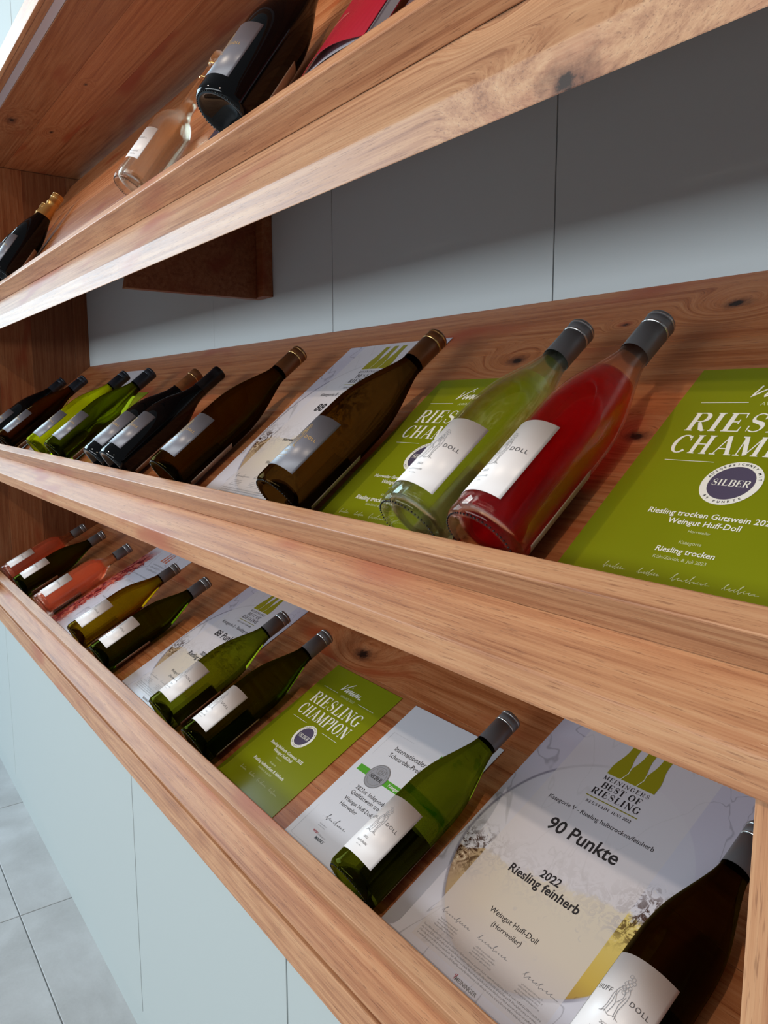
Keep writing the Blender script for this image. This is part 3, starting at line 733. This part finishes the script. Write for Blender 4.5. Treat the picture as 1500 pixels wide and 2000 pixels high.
SH = {   # outer profile above the heel; r, z.  cap from z
 'slim':  dict(r=.0400, L=.326, cap=.268, pr=[(.0400, .010), (.0402, .08), (.0400, .145), (.0388, .168), (.0350, .192), (.0285, .215), (.0215, .238), (.0168, .256), (.0148, .272), (.0143, .30), (.0145, .318)]),
 'long':  dict(r=.0400, L=.343, cap=.284, pr=[(.0400, .010), (.0402, .08), (.0400, .150), (.0384, .178), (.0340, .205), (.0270, .232), (.0200, .256), (.0162, .272), (.0148, .290), (.0143, .31), (.0145, .335)]),
 'burg':  dict(r=.0410, L=.300, cap=.238, pr=[(.0410, .010), (.0412, .08), (.0408, .130), (.0390, .150), (.0335, .174), (.0255, .196), (.0190, .215), (.0158, .232), (.0146, .25), (.0143, .27), (.0145, .292)]),
 'wide':  dict(r=.0455, L=.318, cap=.250, pr=[(.0455, .010), (.0457, .08), (.0453, .135), (.0432, .157), (.0370, .182), (.0280, .206), (.0205, .226), (.0164, .244), (.0150, .262), (.0145, .285), (.0147, .310)]),
 'rose':  dict(r=.0385, L=.322, cap=.266, pr=[(.0385, .010), (.0387, .10), (.0387, .170), (.0375, .188), (.0330, .205), (.0245, .220), (.0175, .232), (.0150, .245), (.0143, .27), (.0143, .30), (.0145, .314)]),
 'fizz':  dict(r=.0440, L=.312, cap=.225, pr=[(.0440, .010), (.0442, .08), (.0436, .125), (.0410, .155), (.0345, .185), (.0260, .212), (.0190, .235), (.0165, .252), (.0160, .27), (.0160, .30)]),
 'spirit': dict(r=.0360, L=.325, cap=.262, pr=[(.0360, .010), (.0362, .08), (.0360, .135), (.0345, .149), (.0280, .163), (.0195, .173), (.0145, .187), (.0128, .21), (.0125, .27), (.0130, .298)]),
}
_ms = {}
def body_mesh(sh, shell, seg):
    key = ('b', sh, shell, seg)
    if key in _ms: return _ms[key]
    d = SH[sh]; r = d['r']; t = .0028
    punt = [(0, .022), (r * .25, .0205), (r * .5, .014), (r * .70, .0045), (r * .78, .0008), (r * .84, 0), (r * .92, .0012), (r * .985, .0055)]
    side = smoothp(d['pr'], 3)
    if not shell: prof = punt + side + [(0, side[-1][1])]
    else:
        inner = [(max(a - t, .004), z) for a, z in side][::-1]
        inner = [q for q in inner if q[1] > .016]
        prof = punt + side + inner + [(r * .9, .014), (r * .72, .0105), (r * .5, .019), (r * .25, .0255), (0, .027)]
    _ms[key] = lathe(prof, seg); return _ms[key]
def wine_mesh(sh, seg):
    key = ('w', sh, seg)
    if key in _ms: return _ms[key]
    d = SH[sh]; r = d['r']; t = .0029
    side = [(max(a - t, .004), z) for a, z in smoothp(d['pr'], 3) if .016 < z < d['cap'] - .042]
    prof = [(0, .0275), (r * .25, .026), (r * .5, .0195), (r * .72, .011), (r * .88, .0145)] + side + [(0, side[-1][1] + .002)]
    _ms[key] = lathe(prof, seg); return _ms[key]
def cap_mesh(sh, kind, seg=32):
    key = ('c', sh, kind)
    if key in _ms: return _ms[key]
    d = SH[sh]; z0, L = d['cap'], d['L']; rr = .0158
    rn = interp(d['pr'], z0) + .0006
    if kind == 'screw':
        prof = [(max(rn, .0152), z0), (rr, z0 + .004), (rr, L - .0195), (rr - .0008, L - .019), (rr - .0008, L - .0175), (rr, L - .017), (rr, L - .0075), (rr - .0005, L - .007), (rr - .0005, L - .006), (rr, L - .0055), (rr, L - .0022), (rr - .0012, L - .0003), (rr - .003, L), (0, L)]
    elif kind == 'cork':
        prof = [(rn, z0), (max(rn - .0012, .0152), z0 + .012), (.0150, z0 + .03), (.0150, L - .012), (.0156, L - .011), (.0156, L - .003), (.0146, L - .0006), (.013, L), (0, L)]
    elif kind == 'foil':
        prof = [(rn, z0), (rn - .0030, z0 + .02), (.0172, z0 + .036), (.0166, z0 + .045), (.0182, z0 + .048), (.0182, z0 + .054), (.0165, z0 + .057), (.0172, L - .018), (.0182, L - .010), (.0170, L - .003), (.012, L), (0, L)]
    else:
        prof = [(.0130, .296), (.0155, .298), (.0155, .300), (.0128, .301), (.0128, .303), (.0170, .304), (.0172, L - .003), (.0160, L), (0, L)]
    _ms[key] = lathe(prof, seg); return _ms[key]
def band(r, z0, z1, seg=32, bulge=.0004):
    return lathe([(r - .0006, z0), (r + bulge, z0 + (z1 - z0) * .25), (r + bulge, z0 + (z1 - z0) * .75), (r - .0006, z1)], seg)
def label_mesh(r, z0, z1, a0, a1, off=.00025, n=22):
    key = ('l', r, z0, z1, a0, a1)
    if key in _ms: return _ms[key]
    bm = bmesh.new(); V = {}
    for s_, o_ in ((0, .00005), (1, off)):
        for i in range(n + 1):
            a = rad(a0 + (a1 - a0) * i / n)
            for j, z in enumerate((z0, z1)): V[s_, i, j] = bm.verts.new(((r + o_) * sin(a), -(r + o_) * cos(a), z))
    for i in range(n):
        bm.faces.new((V[1, i, 0], V[1, i + 1, 0], V[1, i + 1, 1], V[1, i, 1])); bm.faces.new((V[0, i, 1], V[0, i + 1, 1], V[0, i + 1, 0], V[0, i, 0]))
        for j in (0, 1): bm.faces.new((V[0, i, j], V[0, i + 1, j], V[1, i + 1, j], V[1, i, j]))
    for i in (0, n): bm.faces.new((V[0, i, 0], V[1, i, 0], V[1, i, 1], V[0, i, 1]))
    _ms[key] = bm_mesh(bm, True); return _ms[key]
def knurl_mesh(r):
    key = ('k', r)
    if key in _ms: return _ms[key]
    bm = bmesh.new(); n = 56
    for i in range(n):
        a = 2 * pi * i / n; R = r * .90
        bmesh.ops.create_icosphere(bm, subdivisions=1, radius=.0011, matrix=Matrix.Translation((R * sin(a), -R * cos(a), .0006)))
    _ms[key] = bm_mesh(bm, True); return _ms[key]
def emblem_ink(cx, cy, h, m):
    k = Ink(); w = h * .42
    for (px_, py) in ((-.05, .96), (.12, .93), (.24, .86), (.0, .84), (.14, .80), (-.1, .78), (.04, .74), (.2, .72), (-.02, .66), (.12, .65), (.04, .58), (-.1, .68)):
        k.ring(cx + px_ * w, cy + (py - .5) * h, h * .040, h * .009, m, .0, 12)
    L = .0006 * h / .05
    k.stroke([(cx - .42 * w, cy - .5 * h), (cx - .34 * w, cy - .30 * h), (cx - .38 * w, cy - .05 * h), (cx - .28 * w, cy + .10 * h), (cx - .12 * w, cy + .22 * h)], L, m)
    k.stroke([(cx + .38 * w, cy - .5 * h), (cx + .30 * w, cy - .30 * h), (cx + .40 * w, cy - .02 * h), (cx + .36 * w, cy + .12 * h), (cx + .24 * w, cy + .22 * h)], L, m)
    k.stroke([(cx - .10 * w, cy - .46 * h), (cx - .02 * w, cy - .30 * h), (cx - .02 * w, cy - .18 * h), (cx - .20 * w, cy - .04 * h), (cx - .18 * w, cy + .10 * h), (cx + .16 * w, cy + .10 * h), (cx + .18 * w, cy - .04 * h), (cx + .02 * w, cy - .18 * h)], L, m)
    k.stroke([(cx - .55 * w, cy - .5 * h), (cx - .3 * w, cy - .44 * h), (cx, cy - .5 * h), (cx + .3 * w, cy - .44 * h), (cx + .55 * w, cy - .5 * h)], L, m)
    k.stroke([(cx - .28 * w, cy - .48 * h), (cx - .20 * w, cy - .2 * h), (cx - .28 * w, cy + .02 * h)], L, m); k.stroke([(cx + .26 * w, cy - .48 * h), (cx + .18 * w, cy - .2 * h), (cx + .28 * w, cy + .02 * h)], L, m)
    return k
def letter_ink(m, m2, words):
    k = Ink()
    text(k, 'HUFF', -.0300, -.0110, .078, m, .0, space=1.25); text(k, 'DOLL', .0095, .0285, .078, m, .0, space=1.25)
    text(k, '2022', -.0035, .0045, .050, m2)
    if words == 'SCHEUREBE': text(k, words, -.0095, .0105, .0425, m2)
    else: fineprint(k, -.0095, .0105, .0425, .0026, m2, 5)
    fineprint(k, -.0045, .0055, .0375, .0016, m2, 8)
    return k
CAPS = {'grey': ('cap_grey', 'ring_silver', 'screw'), 'dark': ('cap_dark', 'cap_dark', 'screw'), 'brown': ('cap_brown', 'ring_gold', 'screw'), 'black': ('cap_black', None, 'cork'),
        'brownc': ('cap_brown', 'ring_gold', 'cork'), 'gold': ('cap_gold', 'ring_gold', 'foil'), 'stopper': ('glass_clear', 'ring_gold', 'stop')}
def bottle(S, X, sh, body, cap, lab, label, group, name='wine_bottle', wine=None, words='RIESLING', u=.001, lean=0., spin=0., lz=(.026, .120), la=52, seg=48, el=0., back=True):
    d = SH[sh]; r = d['r']; e = r + .0032 + el + (.005 if S is TOP else 0)
    mt = S.frame(X, u, e, lean) @ Matrix.Rotation(-pi / 2, 4, 'X') @ Matrix.Rotation(rad(spin), 4, 'Z')
    root = empty(name, mt, label, 'bottle', group)
    def p(nm, me, m=None, par=root, lb=None): return link(nm, me, m, par, lb)
    def slot(nm, me, m, par=root, lb=None):     # shared mesh, own material on the object slot
        if not me.materials: me.materials.append(m)
        o = link(nm, me, None, par, lb); o.material_slots[0].link = 'OBJECT'; o.material_slots[0].material = m; return o
    slot('glass_body', body_mesh(sh, bool(wine), seg), M[body])
    if wine: slot('wine', wine_mesh(sh, seg), M[wine])
    cm, rm, kind = CAPS[cap]
    c = slot('cap' if kind != 'foil' else 'foil_capsule', cap_mesh(sh, kind), M[cm])
    if rm:
        for j, zz in enumerate((d['L'] - .0185, d['L'] - .0058)):
            if kind == 'stop': zz = (.262, .297)[j]
            rr = {'screw': .0158, 'cork': .0151, 'foil': .0175, 'stop': .0135}[kind]
            key = ('band', sh, kind, j)
            if key not in _ms: _ms[key] = band(rr, zz, zz + .0026)
            slot('cap_ring', _ms[key], M[rm], c)
    if lab:
        lm, ink, ink2 = {'white': ('white_label', 'print_mid', 'print_grey'), 'grey': ('grey_label', 'print_gold', 'print_gold')}[lab]
        L = slot('front_label', label_mesh(r + .0002, lz[0], lz[1], -la, la), M[lm])
        if la > 40:
            key = ('lt', lab, words, r)
            if key not in _ms: _ms[key] = letter_ink(ink, ink2, words).mesh(bend=r + .0004)
            link('lettering', _ms[key], None, L)
            key = ('em', lab, r)
            if key not in _ms: _ms[key] = emblem_ink(-.001, .081, .043, 'print_light' if lab == 'white' else ink).mesh(bend=r + .0004)
            link('emblem', _ms[key], None, L)
        else:
            key = 'ft'
            if key not in _ms:
                k = Ink(); fineprint(k, -.010, .010, .085, .004, 'print_grey', 2); fineprint(k, -.010, .010, .055, .003, 'print_grey', 3); fineprint(k, -.008, .008, .048, .003, 'print_grey', 4)
                _ms[key] = k.mesh(bend=r + .0004)
            link('lettering', _ms[key], None, L)
    if back:
        B = slot('back_label', label_mesh(r + .0002, .020, .118, 128, 232), M['back_label'])
        key = ('bt', r)
        if key not in _ms:
            k = Ink()
            for j in range(16): fineprint(k, -.031, .031, .026 + j * .0052, .0028, 'print_grey', 60 + j)
            me = k.mesh(bend=r + .0003); me.transform(Matrix.Rotation(pi, 4, 'Z')); _ms[key] = me
        if S is not TOP: link('back_lettering', _ms[key], None, B)
    slot('base_knurling', knurl_mesh(r), M['glass_black'])
    return root
gm = 'bottles lying on the middle shelf'; gl = 'bottles lying on the lowest shelf'; gt = 'bottles on the topmost shelf'
# middle shelf, left to right
bottle(MID, -2.940, 'slim', 'glass_black', 'dark', 'grey', 'dark blue-black bottle with grey label, farthest left on the middle shelf', gm, seg=36)
bottle(MID, -2.663, 'slim', 'glass_brown', 'dark', 'grey', 'dark bottle with grey label and dark screw cap, second from left on the middle shelf', gm, seg=36)
bottle(MID, -2.235, 'slim', 'glass_lime', 'dark', 'grey', 'bright yellow-green bottle with dark cap, left one of the pair', gm, seg=36, words='SILVANER')
bottle(MID, -2.024, 'slim', 'glass_green', 'dark', 'grey', 'olive-green see-through bottle with dark cap, beside the sliver of green poster', gm, seg=40, words='RIESLING')
bottle(MID, -1.668, 'burg', 'glass_black', 'brownc', 'grey', 'black bottle with golden-brown capsule, half behind an all-black bottle', gm, words='PINOT NOIR')
bottle(MID, -1.551, 'burg', 'glass_black', 'black', 'grey', 'all-black bottle with black capsule and grey label, middle shelf', gm, words='MERLOT')
bottle(MID, -1.268, 'long', 'glass_olive', 'brown', 'grey', 'brown-tinted bottle with plain brown cap, left of the white poster on the middle shelf', gm, words='CHARDONNAY')
bottle(MID, -.873, 'long', 'glass_brown', 'brown', 'grey', 'dark brown bottle with gold-ringed brown cap, lying over the large white poster', gm, words='RIESLING')
bottle(MID, -.600, 'slim', 'glass_clear', 'grey', 'white', 'clear glass bottle with white label, in front of a green poster', gm, wine='wine_pale', words='BACCHUS', seg=64)
bottle(MID, -.4966, 'slim', 'glass_rose', 'grey', 'white', 'red rosé bottle with white label, right-most bottle of the middle shelf', gm, wine='wine_red', words='ROSÉ', seg=64, spin=-14)
# lowest shelf, left to right
bottle(LOW, -3.010, 'rose', 'glass_rose', 'grey', 'white', 'shaded pale rosé bottle farthest left on the lowest shelf', gl, wine='wine_salmon', seg=36, words='ROSÉ')
bottle(LOW, -2.779, 'slim', 'glass_deep', 'grey', 'white', 'dark green bottle between the two rosé bottles', gl, seg=36)
bottle(LOW, -2.486, 'rose', 'glass_rose', 'grey', 'white', 'salmon-pink rosé bottle beside the berry poster', gl, wine='wine_salmon', seg=40, words='ROSÉ')
bottle(LOW, -2.076, 'slim', 'glass_amber', 'grey', 'white', 'amber-tinted bottle lying on the berry poster', gl, seg=40)
bottle(LOW, -1.862, 'slim', 'glass_deep', 'grey', 'white', 'olive-green bottle just left of the 88 poster on the lowest shelf', gl)
bottle(LOW, -1.445, 'slim', 'glass_green', 'grey', 'white', 'green bottle lying across the right half of the 88 poster on the lowest shelf', gl)
bottle(LOW, -1.273, 'slim', 'glass_deep', 'grey', 'white', 'dark green bottle between the 88 poster and the green poster on the lowest shelf', gl)
bottle(LOW, -.764, 'slim', 'glass_green', 'grey', 'white', 'green bottle lying over the white certificate with the silver medal', gl, words='SCHEUREBE', seg=64)
bottle(LOW, -.390, 'slim', 'glass_olive', 'grey', 'white', 'olive-brown bottle cut by the bottom right corner, emblem on its white label', gl, words='RIESLING', seg=64)
# topmost shelf
bottle(TOP, -2.7635, 'fizz', 'glass_black', 'gold', 'grey', 'gold-necked sparkling wine bottle mostly hidden behind its twin', gt, 'sparkling_wine_bottle', seg=36)
bottle(TOP, -2.613, 'fizz', 'glass_black', 'gold', 'grey', 'black sparkling wine bottle with gold foil neck at the left edge', gt, 'sparkling_wine_bottle', seg=40)
bottle(TOP, -1.440, 'spirit', 'glass_thin', 'stopper', 'white', 'clear long-necked spirit bottle with narrow pale label', gt, 'spirit_bottle', wine='spirit', la=30, spin=22, lz=(.042, .112), back=False, seg=48)
bottle(TOP, -1.026, 'wide', 'glass_black', 'brownc', 'grey', 'large black bottle with dark base hollow, top of the picture', gt, words='MAGNUM', seg=64)

# ------------------------------------------------------------------ printed matter on the top shelf
def booklet(X, u, e, w, h, thick, bulge, cover, label, cat='magazine', n=14):
    r = empty('magazine' if cat == 'magazine' else 'booklet', TOP.frame(X, u, e + .005), label, cat)
    def lay(z0, z1, nm, m, lab=None, bg=0., x1=w):
        bm = bmesh.new(); V = {}
        for s_, zz in ((0, z0), (1, z1)):
            for i in range(n + 1):
                t = i / n
                for j, y in enumerate((0, h * .25, h * .5, h)): V[s_, i, j] = bm.verts.new((x1 * t, y, zz + bg * sin(pi * t) * (1, .6, .25, 0)[j]))
        for i in range(n):
            for j in (0, 1, 2):
                bm.faces.new((V[1, i, j], V[1, i + 1, j], V[1, i + 1, j + 1], V[1, i, j + 1])); bm.faces.new((V[0, i, j + 1], V[0, i + 1, j + 1], V[0, i + 1, j], V[0, i, j]))
            for j in (0, 3): bm.faces.new((V[0, i, j], V[0, i + 1, j], V[1, i + 1, j], V[1, i, j]))
        for i in (0, n):
            for j in (0, 1, 2): bm.faces.new((V[0, i, j], V[1, i, j], V[1, i, j + 1], V[0, i, j + 1]))
        link(nm, bm_mesh(bm, False), m, r, lab)
    lay(.0, .0006, 'back_cover', cover); lay(.0008, thick * .80, 'page_block', M['paper'], 'white page edges', x1=w * .995)
    lay(thick * .82, thick * .88, 'loose_pages', M['paper'], bg=bulge * .35); lay(thick * .95, thick, 'cover', cover, bg=bulge)
    return r
mg = booklet(-.835, .001, .022, .128, .270, .013, .011, M['mag_red'], 'red magazine with bulging white pages, leaning on the topmost shelf')
k = Ink(); k.stroke([(.05, .09), (.065, .13), (.06, .18), (.075, .24)], [.002, .009, .009, .003], 'print_white'); scribble(k, .025, .060, .06, .006, 'print_pale', 3, .0006)
k.v = [(x, y, .0145 + .011 * sin(pi * x / .128) * max(0, 1 - 1.5 * y / .27)) for x, y, z in k.v]
link('cover_print', k.mesh(), None, mg)
booklet(-.700, .001, .001, .20, .280, .016, .003, M['mag_slate'], 'slate-brown brochure right of the red magazine')
lf = booklet(-1.155, .001, .001, .075, .055, .026, .002, M['navy'], 'small navy booklet corner under the large black bottle', 'booklet')

bpy.context.view_layer.update()
